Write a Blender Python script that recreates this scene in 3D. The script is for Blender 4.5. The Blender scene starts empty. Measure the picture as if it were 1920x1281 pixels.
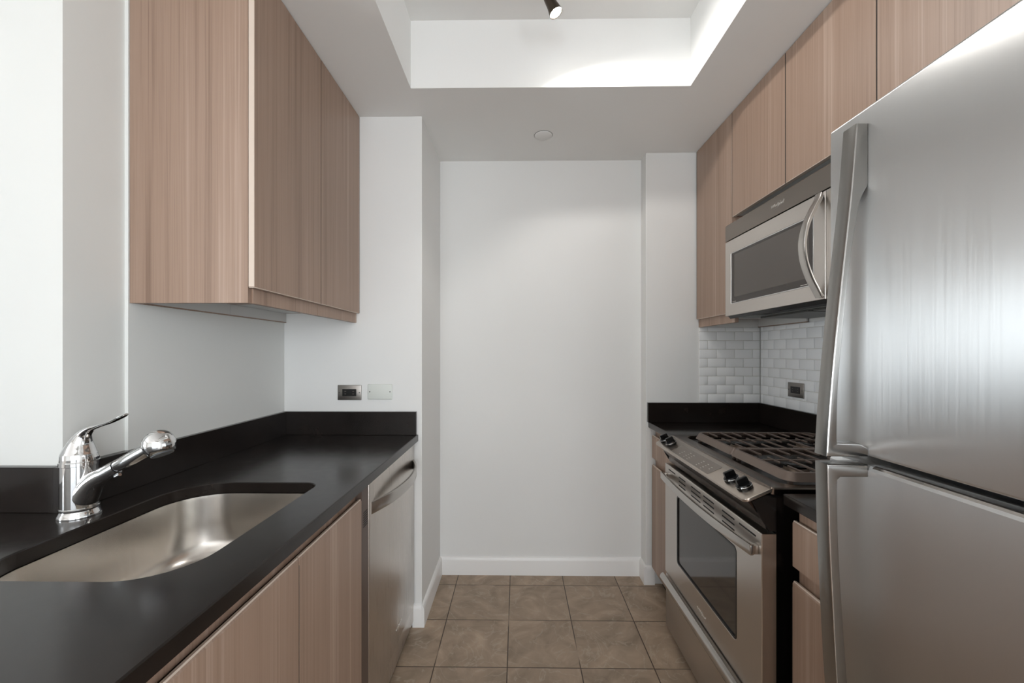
import bpy, bmesh, math, random
from mathutils import Vector, Matrix
random.seed(7)
S = bpy.context.scene
COL = S.collection

# ------------------------------------------------------------------ helpers
class MB:
    """collects shapes in world coordinates, then links them as ONE mesh object"""
    def __init__(self):
        self.bm = bmesh.new()
    def box(self, x0, x1, y0, y1, z0, z1, bev=0.0, seg=2):
        if x0 > x1: x0, x1 = x1, x0
        if y0 > y1: y0, y1 = y1, y0
        if z0 > z1: z0, z1 = z1, z0
        r = bmesh.ops.create_cube(self.bm, size=1.0)
        vs = r['verts']
        for v in vs:
            v.co = Vector(((x0+x1)/2 + v.co.x*(x1-x0), (y0+y1)/2 + v.co.y*(y1-y0), (z0+z1)/2 + v.co.z*(z1-z0)))
        if bev > 0:
            es = set()
            for v in vs:
                for e in v.link_edges: es.add(e)
            bmesh.ops.bevel(self.bm, geom=list(es), offset=bev, offset_type='OFFSET', segments=seg, profile=0.5, affect='EDGES')
        return self
    def prism(self, pts, axis, a0, a1, bev=0.0, seg=2):
        """pts: 2D outline in the plane normal to axis: X->(y,z), Y->(x,z), Z->(x,y)"""
        def mk(p, a):
            if axis == 'X': return Vector((a, p[0], p[1]))
            if axis == 'Y': return Vector((p[0], a, p[1]))
            return Vector((p[0], p[1], a))
        lo = [self.bm.verts.new(mk(p, a0)) for p in pts]
        hi = [self.bm.verts.new(mk(p, a1)) for p in pts]
        n = len(pts)
        fs = [self.bm.faces.new(lo[::-1]), self.bm.faces.new(hi)]
        for i in range(n):
            j = (i+1) % n
            fs.append(self.bm.faces.new((lo[i], lo[j], hi[j], hi[i])))
        bmesh.ops.recalc_face_normals(self.bm, faces=fs)
        if bev > 0:
            es = list(fs[0].edges) + list(fs[1].edges)
            bmesh.ops.bevel(self.bm, geom=es, offset=bev, offset_type='OFFSET', segments=seg, profile=0.5, affect='EDGES')
        return self
    def slab_hole(self, outer, inner, axis, a0, a1, ch=0.0):
        """slab between a0 and a1 (a1 = seen side, chamfered) with a hole"""
        def mk(p, a):
            if axis == 'X': return Vector((a, p[0], p[1]))
            if axis == 'Y': return Vector((p[0], a, p[1]))
            return Vector((p[0], p[1], a))
        bm = self.bm
        def loop(pts, a): return [bm.verts.new(mk(p, a)) for p in pts]
        def off(pts, d):
            n = len(pts); out = []
            area = sum(pts[i][0]*pts[(i+1) % n][1]-pts[(i+1) % n][0]*pts[i][1] for i in range(n))
            sg = 1 if area > 0 else -1
            for i in range(n):
                p0, p1, p2 = Vector(pts[i-1]), Vector(pts[i]), Vector(pts[(i+1) % n])
                e1 = (p1-p0).normalized(); e2 = (p2-p1).normalized()
                n1 = Vector((-e1.y, e1.x))*sg; n2 = Vector((-e2.y, e2.x))*sg
                b = (n1+n2); b = b/max(b.dot(b)/2, 1e-6)
                out.append(tuple(p1 + b*d))
            return out
        c = ch*(1 if a1 > a0 else -1)
        fs = []
        if ch > 0:
            o1 = loop(off(outer, ch), a1); o2 = loop(outer, a1-c)
            i1 = loop(off(inner, -ch), a1); i2 = loop(inner, a1-c)
        else:
            o1 = o2 = loop(outer, a1); i1 = i2 = loop(inner, a1)
        o3 = loop(outer, a0); i3 = loop(inner, a0)
        def bridge(a, b):
            for k in range(len(a)):
                j = (k+1) % len(a)
                fs.append(bm.faces.new((a[k], a[j], b[j], b[k])))
        if ch > 0: bridge(o1, o2); bridge(i1, i2)
        bridge(o2, o3); bridge(i2, i3)
        for A, B in ((o1, i1), (o3, i3)):
            es = []
            for L in (A, B):
                for k in range(len(L)):
                    j = (k+1) % len(L)
                    e = bm.edges.get((L[k], L[j])) or bm.edges.new((L[k], L[j]))
                    es.append(e)
            r = bmesh.ops.triangle_fill(bm, edges=es, use_beauty=True, use_dissolve=False)
            fs += [g for g in r['geom'] if isinstance(g, bmesh.types.BMFace)]
        bmesh.ops.recalc_face_normals(bm, faces=fs)
        return self
    def rings(self, rings, cap0=True, cap1=True, closed=True):
        """loft through rings (lists of Vectors)"""
        bm = self.bm
        R = [[bm.verts.new(p) for p in r] for r in rings]
        fs = []
        for a, b in zip(R[:-1], R[1:]):
            for k in range(len(a)):
                j = (k+1) % len(a)
                fs.append(bm.faces.new((a[k], a[j], b[j], b[k])))
        if cap0: fs.append(bm.faces.new(R[0][::-1]))
        if cap1: fs.append(bm.faces.new(R[-1]))
        bmesh.ops.recalc_face_normals(bm, faces=fs)
        return self
    def lathe(self, prof, origin, axis=(0, 0, 1), n=40, cap0=True, cap1=True, sx=1.0, side=None):
        """prof: (radius, height) pairs along axis"""
        ax = Vector(axis).normalized()
        u = Vector(side) if side else (Vector((1, 0, 0)) if abs(ax.x) < 0.9 else Vector((0, 1, 0)))
        u = (u - ax*u.dot(ax)).normalized(); w = ax.cross(u)
        o = Vector(origin)
        rr = []
        for r, h in prof:
            rr.append([o + ax*h + (u*math.cos(2*math.pi*k/n)*sx + w*math.sin(2*math.pi*k/n))*max(r, 1e-5) for k in range(n)])
        return self.rings(rr, cap0, cap1)
    def tube(self, pts, radii, n=20, flat=None, up=(0, 0, 1)):
        """tube along a path; radii float or (r_side, r_up)"""
        P = [Vector(p) for p in pts]
        rr = []
        for i, p in enumerate(P):
            t = (P[min(i+1, len(P)-1)] - P[max(i-1, 0)]).normalized()
            U = Vector(up); s = t.cross(U)
            if s.length < 1e-4: s = Vector((1, 0, 0))
            s.normalize(); v = s.cross(t).normalized()
            r = radii[i] if not isinstance(radii, (int, float)) else radii
            ra, rb = (r, r) if isinstance(r, (int, float)) else r
            rr.append([p + s*math.cos(2*math.pi*k/n)*ra + v*math.sin(2*math.pi*k/n)*rb for k in range(n)])
        return self.rings(rr)

def smooth_path(ctrl, n=8):
    """Catmull-Rom through control tuples"""
    out = []
    C = [Vector(c) for c in ctrl]
    for i in range(len(C)-1):
        p0 = C[max(i-1, 0)]; p1 = C[i]; p2 = C[i+1]; p3 = C[min(i+2, len(C)-1)]
        for k in range(n):
            t = k/n
            out.append(0.5*((2*p1) + (-p0+p2)*t + (2*p0-5*p1+4*p2-p3)*t*t + (-p0+3*p1-3*p2+p3)*t**3))
    out.append(C[-1])
    return out

def ribbon(path, t):
    """2D path -> outline polygon of thickness t"""
    P = [Vector(p) for p in path]; a = []; b = []
    for i, p in enumerate(P):
        d = (P[min(i+1, len(P)-1)] - P[max(i-1, 0)]).normalized()
        n = Vector((-d.y, d.x))
        tt = t[i] if isinstance(t, list) else t
        a.append(tuple(p + n*tt/2)); b.append(tuple(p - n*tt/2))
    return a + b[::-1]

def bar(mb, path, axis, a0, a1, t, c=0.002):
    """rounded bar: 2D path in the plane normal to axis, t thick, from a0 to a1 along axis"""
    P = [Vector((p[0], p[1])) for p in path]
    rg = []
    for i, p in enumerate(P):
        d = (P[min(i+1, len(P)-1)] - P[max(i-1, 0)]).normalized(); n = Vector((-d.y, d.x))
        h = t/2; k = c*0.3
        sec = [(h, a0+c), (h, a1-c), (h-k, a1-k), (h-c, a1), (-h+c, a1), (-h+k, a1-k), (-h, a1-c), (-h, a0+c), (-h+k, a0+k), (-h+c, a0), (h-c, a0), (h-k, a0+k)]
        r = []
        for u, a in sec:
            q = p + n*u
            r.append(Vector((q.x, q.y, a)) if axis == 'Z' else (Vector((q.x, a, q.y)) if axis == 'Y' else Vector((a, q.x, q.y))))
        rg.append(r)
    return mb.rings(rg)

def rrect(x0, x1, y0, y1, r, n=8):
    """rounded rectangle, r = one radius or (x1y1, x0y1, x0y0, x1y0)"""
    if isinstance(r, (int, float)): r = (r,)*4
    out = []
    for (cx, cy, rr, a0) in ((x1-r[0], y1-r[0], r[0], 0), (x0+r[1], y1-r[1], r[1], 90), (x0+r[2], y0+r[2], r[2], 180), (x1-r[3], y0+r[3], r[3], 270)):
        for k in range(n+1):
            a = math.radians(a0 + 90*k/n)
            out.append((cx + rr*math.cos(a), cy + rr*math.sin(a)))
    return out

def link(name, mb, mat, parent=None, smooth=35):
    me = bpy.data.meshes.new(name)
    off = world_loc(parent) if parent else Vector((0, 0, 0))
    bmesh.ops.translate(mb.bm, verts=mb.bm.verts, vec=-off)
    mb.bm.to_mesh(me); mb.bm.free()
    me.materials.append(mat)
    if smooth:
        me.polygons.foreach_set('use_smooth', [True]*len(me.polygons))
        me.set_sharp_from_angle(angle=math.radians(smooth))
    o = bpy.data.objects.new(name, me)
    COL.objects.link(o)
    if parent: o.parent = parent
    return o

def world_loc(o):
    v = Vector((0, 0, 0))
    while o is not None:
        v += Vector(o.location); o = o.parent
    return v

def thing(name, loc, label, cat, group=None):
    o = bpy.data.objects.new(name, None)
    o.empty_display_size = 0.05
    COL.objects.link(o); o.location = loc
    o['label'] = label; o['category'] = cat
    if group: o['group'] = group
    return o
def tag(o, label, cat, group=None):
    o['label'] = label; o['category'] = cat
    if group: o['group'] = group
    return o
def struct(name, mb, mat, smooth=35):
    o = link(name, mb, mat, None, smooth); o['kind'] = 'structure'
    return o

# ------------------------------------------------------------------ materials
def lin(c):
    return tuple(((v/255)/12.92 if v/255 <= 0.04045 else ((v/255+0.055)/1.055)**2.4) for v in c) + (1.0,)

def mat(name, col, rough=0.5, metal=0.0, **kw):
    m = bpy.data.materials.new(name); m.use_nodes = True
    b = m.node_tree.nodes['Principled BSDF']
    b.inputs['Base Color'].default_value = lin(col) if len(col) == 3 else col
    b.inputs['Roughness'].default_value = rough
    b.inputs['Metallic'].default_value = metal
    for k, v in kw.items():
        b.inputs[k.replace('_', ' ')].default_value = v
    return m

def nodes(m):
    nt = m.node_tree
    return nt, nt.nodes, nt.links, nt.nodes['Principled BSDF']

def mapped(nt, scale):
    g = nt.nodes.new('ShaderNodeNewGeometry')
    mp = nt.nodes.new('ShaderNodeMapping'); mp.inputs['Scale'].default_value = scale
    nt.links.new(g.outputs['Position'], mp.inputs['Vector'])
    return mp
def noise(nt, scale_vec, scale=1.0, detail=3, rough=0.5, dist=0.0):
    mp = mapped(nt, scale_vec)
    n = nt.nodes.new('ShaderNodeTexNoise'); n.inputs['Scale'].default_value = scale
    n.inputs['Detail'].default_value = detail; n.inputs['Roughness'].default_value = rough
    n.inputs['Distortion'].default_value = dist
    nt.links.new(mp.outputs[0], n.inputs['Vector'])
    return n
def ramp(nt, fac, stops):
    r = nt.nodes.new('ShaderNodeValToRGB')
    el = r.color_ramp.elements
    while len(el) < len(stops): el.new(0.5)
    for e, (p, c) in zip(el, stops):
        e.position = p; e.color = lin(c) if len(c) == 3 else c
    nt.links.new(fac, r.inputs['Fac'])
    return r
def bump(nt, height, strength, dist, bsdf):
    b = nt.nodes.new('ShaderNodeBump'); b.inputs['Strength'].default_value = strength
    b.inputs['Distance'].default_value = dist
    nt.links.new(height, b.inputs['Height']); nt.links.new(b.outputs[0], bsdf.inputs['Normal'])

def paint(name, col, rough=0.6):
    m = mat(name, col, rough)
    nt, N, L, b = nodes(m)
    n = noise(nt, (1, 1, 1), 90, 4)
    bump(nt, n.outputs['Fac'], 0.05, 0.003, b)
    n2 = noise(nt, (1, 1, 1), 1.3, 2)
    r = ramp(nt, n2.outputs['Fac'], [(0.3, tuple(int(c*0.985) for c in col)), (0.7, col)])
    L.new(r.outputs[0], b.inputs['Base Color'])
    return m

M_wall = paint('wall_paint', (228, 228, 226))
M_wallw = paint('side_wall_paint', (224, 225, 222))
M_ceil = paint('ceiling_paint', (238, 238, 236), 0.7)
M_trim = mat('white_trim_paint', (236, 235, 233), 0.35)
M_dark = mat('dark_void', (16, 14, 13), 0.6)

def wood(name, dark, mid, light, rough=0.42):
    m = mat(name, mid, rough)
    nt, N, L, b = nodes(m)
    fine = noise(nt, (85, 85, 0.55), 1.0, 6, 0.68, 0.25)
    broad = noise(nt, (13, 13, 0.16), 1.0, 3, 0.55, 0.4)
    mx = N.new('ShaderNodeMix'); mx.data_type = 'FLOAT'; mx.inputs[0].default_value = 0.55
    L.new(fine.outputs['Fac'], mx.inputs[2]); L.new(broad.outputs['Fac'], mx.inputs[3])
    r = ramp(nt, mx.outputs[0], [(0.33, dark), (0.46, mid), (0.54, mid), (0.66, light)])
    st = noise(nt, (260, 260, 1.6), 1.0, 4, 0.7)
    r2 = ramp(nt, st.outputs['Fac'], [(0.30, (214, 208, 204)), (0.52, (255, 255, 255))])
    mul = N.new('ShaderNodeMix'); mul.data_type = 'RGBA'; mul.blend_type = 'MULTIPLY'; mul.inputs[0].default_value = 0.6
    L.new(r.outputs[0], mul.inputs[6]); L.new(r2.outputs[0], mul.inputs[7])
    L.new(mul.outputs[2], b.inputs['Base Color'])
    bump(nt, fine.outputs['Fac'], 0.08, 0.0015, b)
    return m
M_wood = wood('taupe_wood_laminate', (122, 98, 83), (155, 130, 113), (181, 158, 142))
M_woodedge = mat('pale_wood_edge', (206, 190, 176), 0.45)
M_white = mat('white_melamine', (205, 204, 201), 0.5)

def steel(name, col=(203, 195, 187), rough=0.3, scale=(3, 3, 260), aniso=0.55, rot=0.0, bstr=0.03, tangent=True):
    m = mat(name, col, rough, 1.0)
    nt, N, L, b = nodes(m)
    n = noise(nt, scale, 1.0, 4, 0.6)
    rr = N.new('ShaderNodeMapRange'); rr.inputs[3].default_value = rough*0.86; rr.inputs[4].default_value = rough*1.18
    L.new(n.outputs['Fac'], rr.inputs[0]); L.new(rr.outputs[0], b.inputs['Roughness'])
    bump(nt, n.outputs['Fac'], bstr, 0.0004, b)
    if tangent:
        t = N.new('ShaderNodeTangent'); t.direction_type = 'RADIAL'; t.axis = 'Z'
        L.new(t.outputs[0], b.inputs['Tangent'])
        b.inputs['Anisotropic'].default_value = aniso
        b.inputs['Anisotropic Rotation'].default_value = rot
    return m
M_fridge = steel('refrigerator_steel', (203, 203, 202), 0.36, (300, 300, 3), 0.95, 0.0, 0.04)
M_steel = steel('brushed_steel', (205, 199, 193), 0.30)
M_steelv = steel('brushed_steel_upright', (205, 198, 191), 0.28, (260, 260, 3), 0.4, 0.25)
M_handle = steel('handle_steel', (196, 192, 187), 0.22, (3, 3, 200), 0.2, 0, 0.02, False)
M_fhandle = mat('satin_handle_metal', (158, 156, 153), 0.24, 1.0)
M_steeltop = steel('cooktop_steel', (190, 180, 170), 0.30, (200, 4, 4), 0.3, 0, 0.02, False)
M_sink = steel('sink_steel', (208, 203, 197), 0.24, (5, 120, 5), 0.4, 0, 0.03, False)
M_chrome = mat('polished_chrome', (214, 214, 214), 0.06, 1.0)
M_blackp = mat('black_gloss_plastic', (14, 14, 15), 0.22)
M_blackm = mat('black_enamel', (13, 11, 10), 0.25, Specular_IOR_Level=0.25)
M_grate = mat('cast_iron', (112, 98, 89), 0.4, 0.4)
M_darksteel = mat('dark_hood_metal', (92, 92, 88), 0.5, 0.5)
M_glassdark = mat('oven_door_glass', (44, 39, 35), 0.06, 0.0, Specular_IOR_Level=0.9)
M_mwglass = mat('microwave_glass', (70, 63, 57), 0.12, 0.0, Specular_IOR_Level=0.7)
M_display = mat('control_overlay', (112, 103, 95), 0.3)
M_legend = mat('pale_legend_print', (205, 200, 192), 0.5)
M_logo = mat('logo_metal', (215, 210, 203), 0.25, 0.6)
M_plastic = mat('white_plate_plastic', (214, 217, 211), 0.4)
M_brass = mat('burner_metal', (120, 105, 92), 0.4, 0.8)

def stone():
    m = mat('honed_black_stone', (18, 15, 13), 0.22, Specular_IOR_Level=0.38)
    nt, N, L, b = nodes(m)
    n = noise(nt, (1, 1, 1), 7, 6, 0.65)
    r = ramp(nt, n.outputs['Fac'], [(0.3, (22, 18, 16)), (0.7, (34, 28, 25))])
    L.new(r.outputs[0], b.inputs['Base Color'])
    n2 = noise(nt, (1, 1, 1), 26, 5, 0.7)
    rr = N.new('ShaderNodeMapRange'); rr.inputs[3].default_value = 0.14; rr.inputs[4].default_value = 0.27
    L.new(n2.outputs['Fac'], rr.inputs[0]); L.new(rr.outputs[0], b.inputs['Roughness'])
    n3 = noise(nt, (1, 1, 1), 300, 2)
    bump(nt, n3.outputs['Fac'], 0.03, 0.001, b)
    return m
M_stone = stone()

def floor_mat():
    m = mat('floor_tile', (150, 134, 117), 0.42)
    nt, N, L, b = nodes(m)
    g = N.new('ShaderNodeNewGeometry'); sp = N.new('ShaderNodeSeparateXYZ'); L.new(g.outputs['Position'], sp.inputs[0])
    P = 0.3048
    def math_(op, a, bb=None):
        n = N.new('ShaderNodeMath'); n.operation = op
        for i, v in enumerate((a, bb)):
            if v is None: continue
            if isinstance(v, (int, float)): n.inputs[i].default_value = v
            else: L.new(v, n.inputs[i])
        return n.outputs[0]
    ux = math_('DIVIDE', math_('ADD', sp.outputs[0], 0.042 + 10*P), P)
    uy = math_('DIVIDE', math_('ADD', sp.outputs[1], -1.720 + 20*P), P)
    fx = math_('ABSOLUTE', math_('SUBTRACT', math_('FRACT', ux), 0.5))
    fy = math_('ABSOLUTE', math_('SUBTRACT', math_('FRACT', uy), 0.5))
    edge = math_('MAXIMUM', fx, fy)                     # 0.5 at grout centre
    grout = N.new('ShaderNodeMapRange'); grout.inputs[1].default_value = 0.4915; grout.inputs[2].default_value = 0.4945
    L.new(edge, grout.inputs[0])
    cb = N.new('ShaderNodeCombineXYZ')
    L.new(math_('FLOOR', ux), cb.inputs[0]); L.new(math_('FLOOR', uy), cb.inputs[1])
    wn = N.new('ShaderNodeTexWhiteNoise'); wn.noise_dimensions = '2D'; L.new(cb.outputs[0], wn.inputs['Vector'])
    # per-tile offset of the stone pattern
    sc = N.new('ShaderNodeVectorMath'); sc.operation = 'SCALE'; sc.inputs['Scale'].default_value = 9.0
    L.new(wn.outputs['Color'], sc.inputs[0])
    ad = N.new('ShaderNodeVectorMath'); ad.operation = 'ADD'
    L.new(g.outputs['Position'], ad.inputs[0]); L.new(sc.outputs[0], ad.inputs[1])
    n1 = N.new('ShaderNodeTexNoise'); n1.inputs['Scale'].default_value = 6.5; n1.inputs['Detail'].default_value = 7
    n1.inputs['Roughness'].default_value = 0.6; n1.inputs['Distortion'].default_value = 1.2
    L.new(ad.outputs[0], n1.inputs['Vector'])
    r = ramp(nt, n1.outputs['Fac'], [(0.30, (132, 115, 97)), (0.46, (152, 133, 114)), (0.60, (166, 145, 124)), (0.74, (183, 162, 141))])
    # thin pale veins
    n2 = N.new('ShaderNodeTexNoise'); n2.inputs['Scale'].default_value = 4.2; n2.inputs['Detail'].default_value = 4
    n2.inputs['Distortion'].default_value = 2.2
    L.new(ad.outputs[0], n2.inputs['Vector'])
    v = math_('ABSOLUTE', math_('SUBTRACT', n2.outputs['Fac'], 0.5))
    vr = N.new('ShaderNodeMapRange'); vr.inputs[1].default_value = 0.0; vr.inputs[2].default_value = 0.018
    vr.inputs[3].default_value = 0.55; vr.inputs[4].default_value = 0.0
    L.new(v, vr.inputs[0])
    mx = N.new('ShaderNodeMix'); mx.data_type = 'RGBA'; L.new(vr.outputs[0], mx.inputs[0])
    L.new(r.outputs[0], mx.inputs[6]); mx.inputs[7].default_value = lin((178, 164, 146))
    hs = N.new('ShaderNodeHueSaturation'); L.new(mx.outputs[2], hs.inputs['Color'])
    L.new(math_('ADD', math_('MULTIPLY', wn.outputs['Value'], 0.10), 0.95), hs.inputs['Value'])
    n3 = noise(nt, (1, 1, 1), 3.1, 2)
    gr = ramp(nt, n3.outputs['Fac'], [(0.56, (62, 46, 34)), (0.68, (170, 150, 130))])
    m2 = N.new('ShaderNodeMix'); m2.data_type = 'RGBA'; L.new(grout.outputs[0], m2.inputs[0])
    L.new(hs.outputs[0], m2.inputs[6]); L.new(gr.outputs[0], m2.inputs[7])
    L.new(m2.outputs[2], b.inputs['Base Color'])
    inv = math_('SUBTRACT', math_('MULTIPLY', n1.outputs['Fac'], 0.25), grout.outputs[0])
    bump(nt, inv, 0.35, 0.002, b)
    return m
M_floor = floor_mat()
M_tile = mat('glossy_white_tile', (238, 239, 239), 0.12)
M_grout = mat('tile_grout', (214, 213, 208), 0.8)

def emit(name, col, s):
    m = bpy.data.materials.new(name); m.use_nodes = True
    nt = m.node_tree; nt.nodes.clear()
    e = nt.nodes.new('ShaderNodeEmission'); e.inputs[0].default_value = lin(col); e.inputs[1].default_value = s
    o = nt.nodes.new('ShaderNodeOutputMaterial'); nt.links.new(e.outputs[0], o.inputs[0])
    return m
M_lamp = emit('lamp_glow', (255, 250, 238), 30)

# ------------------------------------------------------------------ measurements
XL, XR = -1.121, 1.375            # kitchen side walls
XS, XS2 = -0.457, 0.728           # inner faces of the two wall returns
YL, YR, YB = 1.978, 2.355, 2.446  # left return, right return, back wall
ZC, ZC2 = 2.443, 2.733            # soffit and tray ceiling
ZK = 0.917                        # worktop surface
RX0, RY0 = -4.6, -3.6             # living room behind and beside the camera

# ------------------------------------------------------------------ the setting
struct('floor', MB().box(-1.2, XR+0.3, -1.2, YB+0.3, -0.1, 0), M_floor, 0)
struct('floor_living_room', MB().prism([(RX0, RY0), (XR+0.3, RY0), (XR+0.3, -1.2), (-1.2, -1.2), (-1.2, 1.1), (RX0, 1.1)], 'Z', -0.1, 0), wood('dark_wood_floor', (116, 92, 72), (138, 110, 88), (156, 128, 104)), 0)
mb = MB()
mb.slab_hole([(RX0, RY0), (XR+0.2, RY0), (XR+0.2, YB+0.2), (RX0, YB+0.2)],
             [(XS, -1.3), (XS2+0.008, -1.3), (XS2+0.008, 1.769), (XS, 1.769)], 'Z', ZC2, ZC)
mb.box(XS-0.1, XS2+0.1, -1.4, 1.87, ZC2, ZC2+0.05)
struct('ceiling', mb, M_ceil, 0)
struct('wall_back', MB().box(XS-0.3, XR+0.2, YB, YB+0.12, 0, ZC), M_wall, 0)
struct('wall_left_return', MB().box(XL-0.1, XS, YL, YB, 0, ZC, 0.002), M_wall, 0)
struct('wall_right_return', MB().box(XS2, XR+0.12, YR, YB, 0, ZC, 0.002), M_wall, 0)
mb = MB().prism([(XL, YL), (XL, 1.178), (-1.131, 1.178), (-1.131, 1.015), (RX0, 1.015), (RX0, 1.5), (XL-0.2, 1.5), (XL-0.2, YL)], 'Z', 0, ZC)
struct('wall_left', mb, M_wallw, 0)
struct('added_light_block', MB().box(-1.62, -1.47, 0.72, 1.015, 0, ZC), M_wall, 0)  # unseen stub added to keep west window light off the left wall
struct('wall_right', MB().box(XR, XR+0.12, -0.4, YR, 0, ZC), M_wall, 0)
# living room shell: west wall with a wide window, rear wall with two windows
def wall_with_window(name, axis, a0, a1, b0, b1, w):
    outer = [(b0, 0), (b1, 0), (b1, ZC), (b0, ZC)]
    inner = [(w[0], w[2]), (w[1], w[2]), (w[1], w[3]), (w[0], w[3])]
    return struct(name, MB().slab_hole(outer, inner, axis, a0, a1), M_wall, 0)
WW = (-2.1, 0.4, 0.30, 1.90)
wall_with_window('wall_far_left', 'X', RX0-0.12, RX0, RY0, 1.02, WW)
WR = (-1.3, 1.2, 0.35, 2.2)
wall_with_window('wall_rear', 'Y', RY0-0.12, RY0, RX0, XR+0.12, WR)
def window(name, axis, a, w, n):
    mb = MB()
    step = (w[1]-w[0])/n
    def bar(b0, b1, z0, z1):
        if axis == 'X': mb.box(a-0.08, a-0.03, b0, b1, z0, z1)
        else: mb.box(b0, b1, a-0.08, a-0.03, z0, z1)
    for k in range(n+1):
        c = w[0]+k*step
        bar(max(c-0.03, w[0]), min(c+0.03, w[1]), w[2], w[3])
    
    if axis == 'X':
        for z in (0.62, 0.98, 1.34): bar(w[0], w[1], z, z+0.07)
    bar(w[0], w[1], w[2], w[2]+0.05); bar(w[0], w[1], w[3]-0.05, w[3])
    struct(name, mb, M_trim, 0)
WE = (-3.2, -1.3, 0.5, 2.2)
struct('wall_near_right', MB().slab_hole([(RY0, 0), (-0.4, 0), (-0.4, ZC), (RY0, ZC)], [(WE[0], WE[2]), (WE[1], WE[2]), (WE[1], WE[3]), (WE[0], WE[3])], 'X', XR+0.12, XR), M_wall, 0)
window('window_1', 'X', RX0, WW, 3)
window('window_2', 'Y', RY0, WR, 3)
window('fill_window', 'X', XR+0.11, WE, 2)  # unseen window, added to brighten faces turned to the right

# baseboards (rounded top)
def base_profile(t=0.014, h=0.105):
    return [(0, 0), (t, 0), (t, h-0.022), (t*0.9, h-0.012), (t*0.55, h-0.003), (0, h)]
pr = base_profile()
struct('baseboard_back', MB().prism([(YB-p[0], p[1]) for p in pr], 'X', XS, XS2), M_trim, 40)
struct('baseboard_left', MB().prism([(XS+p[0], p[1]) for p in pr], 'Y', YL-0.014, YB), M_trim, 40)
struct('baseboard_left_return', MB().prism([(YL-p[0], p[1]) for p in pr], 'X', -0.5, XS), M_trim, 40)
struct('baseboard_right', MB().prism([(XS2-p[0], p[1]) for p in pr], 'Y', YR-0.014, YB), M_trim, 40)
struct('baseboard_right_return', MB().prism([(YR-p[0], p[1]) for p in pr], 'X', XS2, 0.775), M_trim, 40)

# ------------------------------------------------------------------ wall tiles
def tiled(name, axis, a, sgn, b0, b1, z0, z1, ph, label):
    """2x4 running bond tiles proud of a grout bed"""
    root = thing(name, ((b0+b1)/2 if axis == 'Y' else a, a if axis == 'Y' else (b0+b1)/2, z0), label, 'wall tiles')
    bed, tl = MB(), MB()
    def bx(m, p0, p1, q0, q1, d0, d1, bev):
        if axis == 'Y': m.box(p0, p1, a+sgn*d0, a+sgn*d1, q0, q1, bev, 2)
        else: m.box(a+sgn*d0, a+sgn*d1, p0, p1, q0, q1, bev, 2)
    bx(bed, b0, b1, z0, z1, 0, 0.0042, 0)
    H, W, G = 0.0502, 0.1004, 0.0028
    r = 0; z = z0
    while z < z1-0.004:
        zt = min(z+H-G, z1)
        x = b0 - W + (0.5*W if r % 2 else 0) + ph
        while x < b1:
            p0, p1 = max(x, b0), min(x+W-G, b1)
            if p1-p0 > 0.006: bx(tl, p0, p1, z, zt, 0.003, 0.0072, 0.0018)
            x += W
        z += H; r += 1
    link('grout_bed', bed, M_grout, root, 0)
    link('tiles', tl, M_tile, root, 30)
    return root
tiled('tile_backsplash', 'Y', YR, -1, 1.027, XR-0.009, 1.028, 1.452, 0.048, 'white subway tile panel on the end wall above the dark corner worktop')
tiled('tile_backsplash', 'X', XR, -1, 0.3, YR-0.009, 1.028, 1.452, 0.02, 'white subway tile panel along the side wall behind the gas range')

# ------------------------------------------------------------------ worktops
# left worktop, L-shaped with sink cut-out
SX0, SX1, SY0, SY1 = -0.982, -0.594, 0.700, 1.240
sink_out = rrect(SX0, SX1, SY0, SY1, (0.045, 0.13, 0.10, 0.11), 8)
t = thing('countertop', (-0.9, 0.9, 0.886), 'long black honed worktop with an undermount sink cut into it', 'countertop')
FX = -0.475
out = [(FX, -1.0), (FX, YL), (XL, YL), (XL, 1.178), (-1.131, 1.178), (-1.131, 1.015), (-1.468, 1.015), (-1.468, -1.0)]
link('worktop', MB().slab_hole(out, sink_out, 'Z', 0.886, ZK, 0.0025), M_stone, t, 25)
link('backsplash', MB().box(XL, FX-0.006, YL-0.02, YL, ZK, 1.028, 0.0015), M_stone, t, 0)
link('backsplash', MB().prism([(-1.102, YL-0.021), (-1.104, 0.993), (-1.130, 0.993), (-1.130, 1.177), (XL, 1.177), (XL, YL-0.021)], 'Z', ZK, 1.028, 0.0012), M_stone, t, 0)
link('backsplash', MB().box(-1.468, -1.1315, 0.995, 1.015, ZK, 1.028, 0.0015), M_stone, t, 0)
# right worktop in the far corner (notched round the range) and its splashes
t = thing('countertop', (1.05, 2.1, 0.886), 'small black worktop in the far right corner beyond the gas range', 'countertop')
link('worktop', MB().prism([(0.742, 1.962), (0.742, YR), (XR, YR), (XR, 1.962)], 'Z', 0.886, ZK, 0.0025), M_stone, t, 25)
link('backsplash', MB().box(0.735, XR-0.021, YR-0.02, YR, ZK, 1.028, 0.0015), M_stone, t, 0)
link('backsplash', MB().box(XR-0.02, XR, 0.3, YR, ZK, 1.028, 0.0015), M_stone, t, 0)
t = thing('countertop', (1.05, 1.0, 0.886), 'short black worktop between the gas range and the refrigerator', 'countertop')
link('worktop', MB().prism([(0.740, 0.86), (0.740, 1.160), (XR-0.021, 1.160), (XR-0.021, 0.86)], 'Z', 0.886, ZK, 0.0025), M_stone, t, 25)

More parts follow.
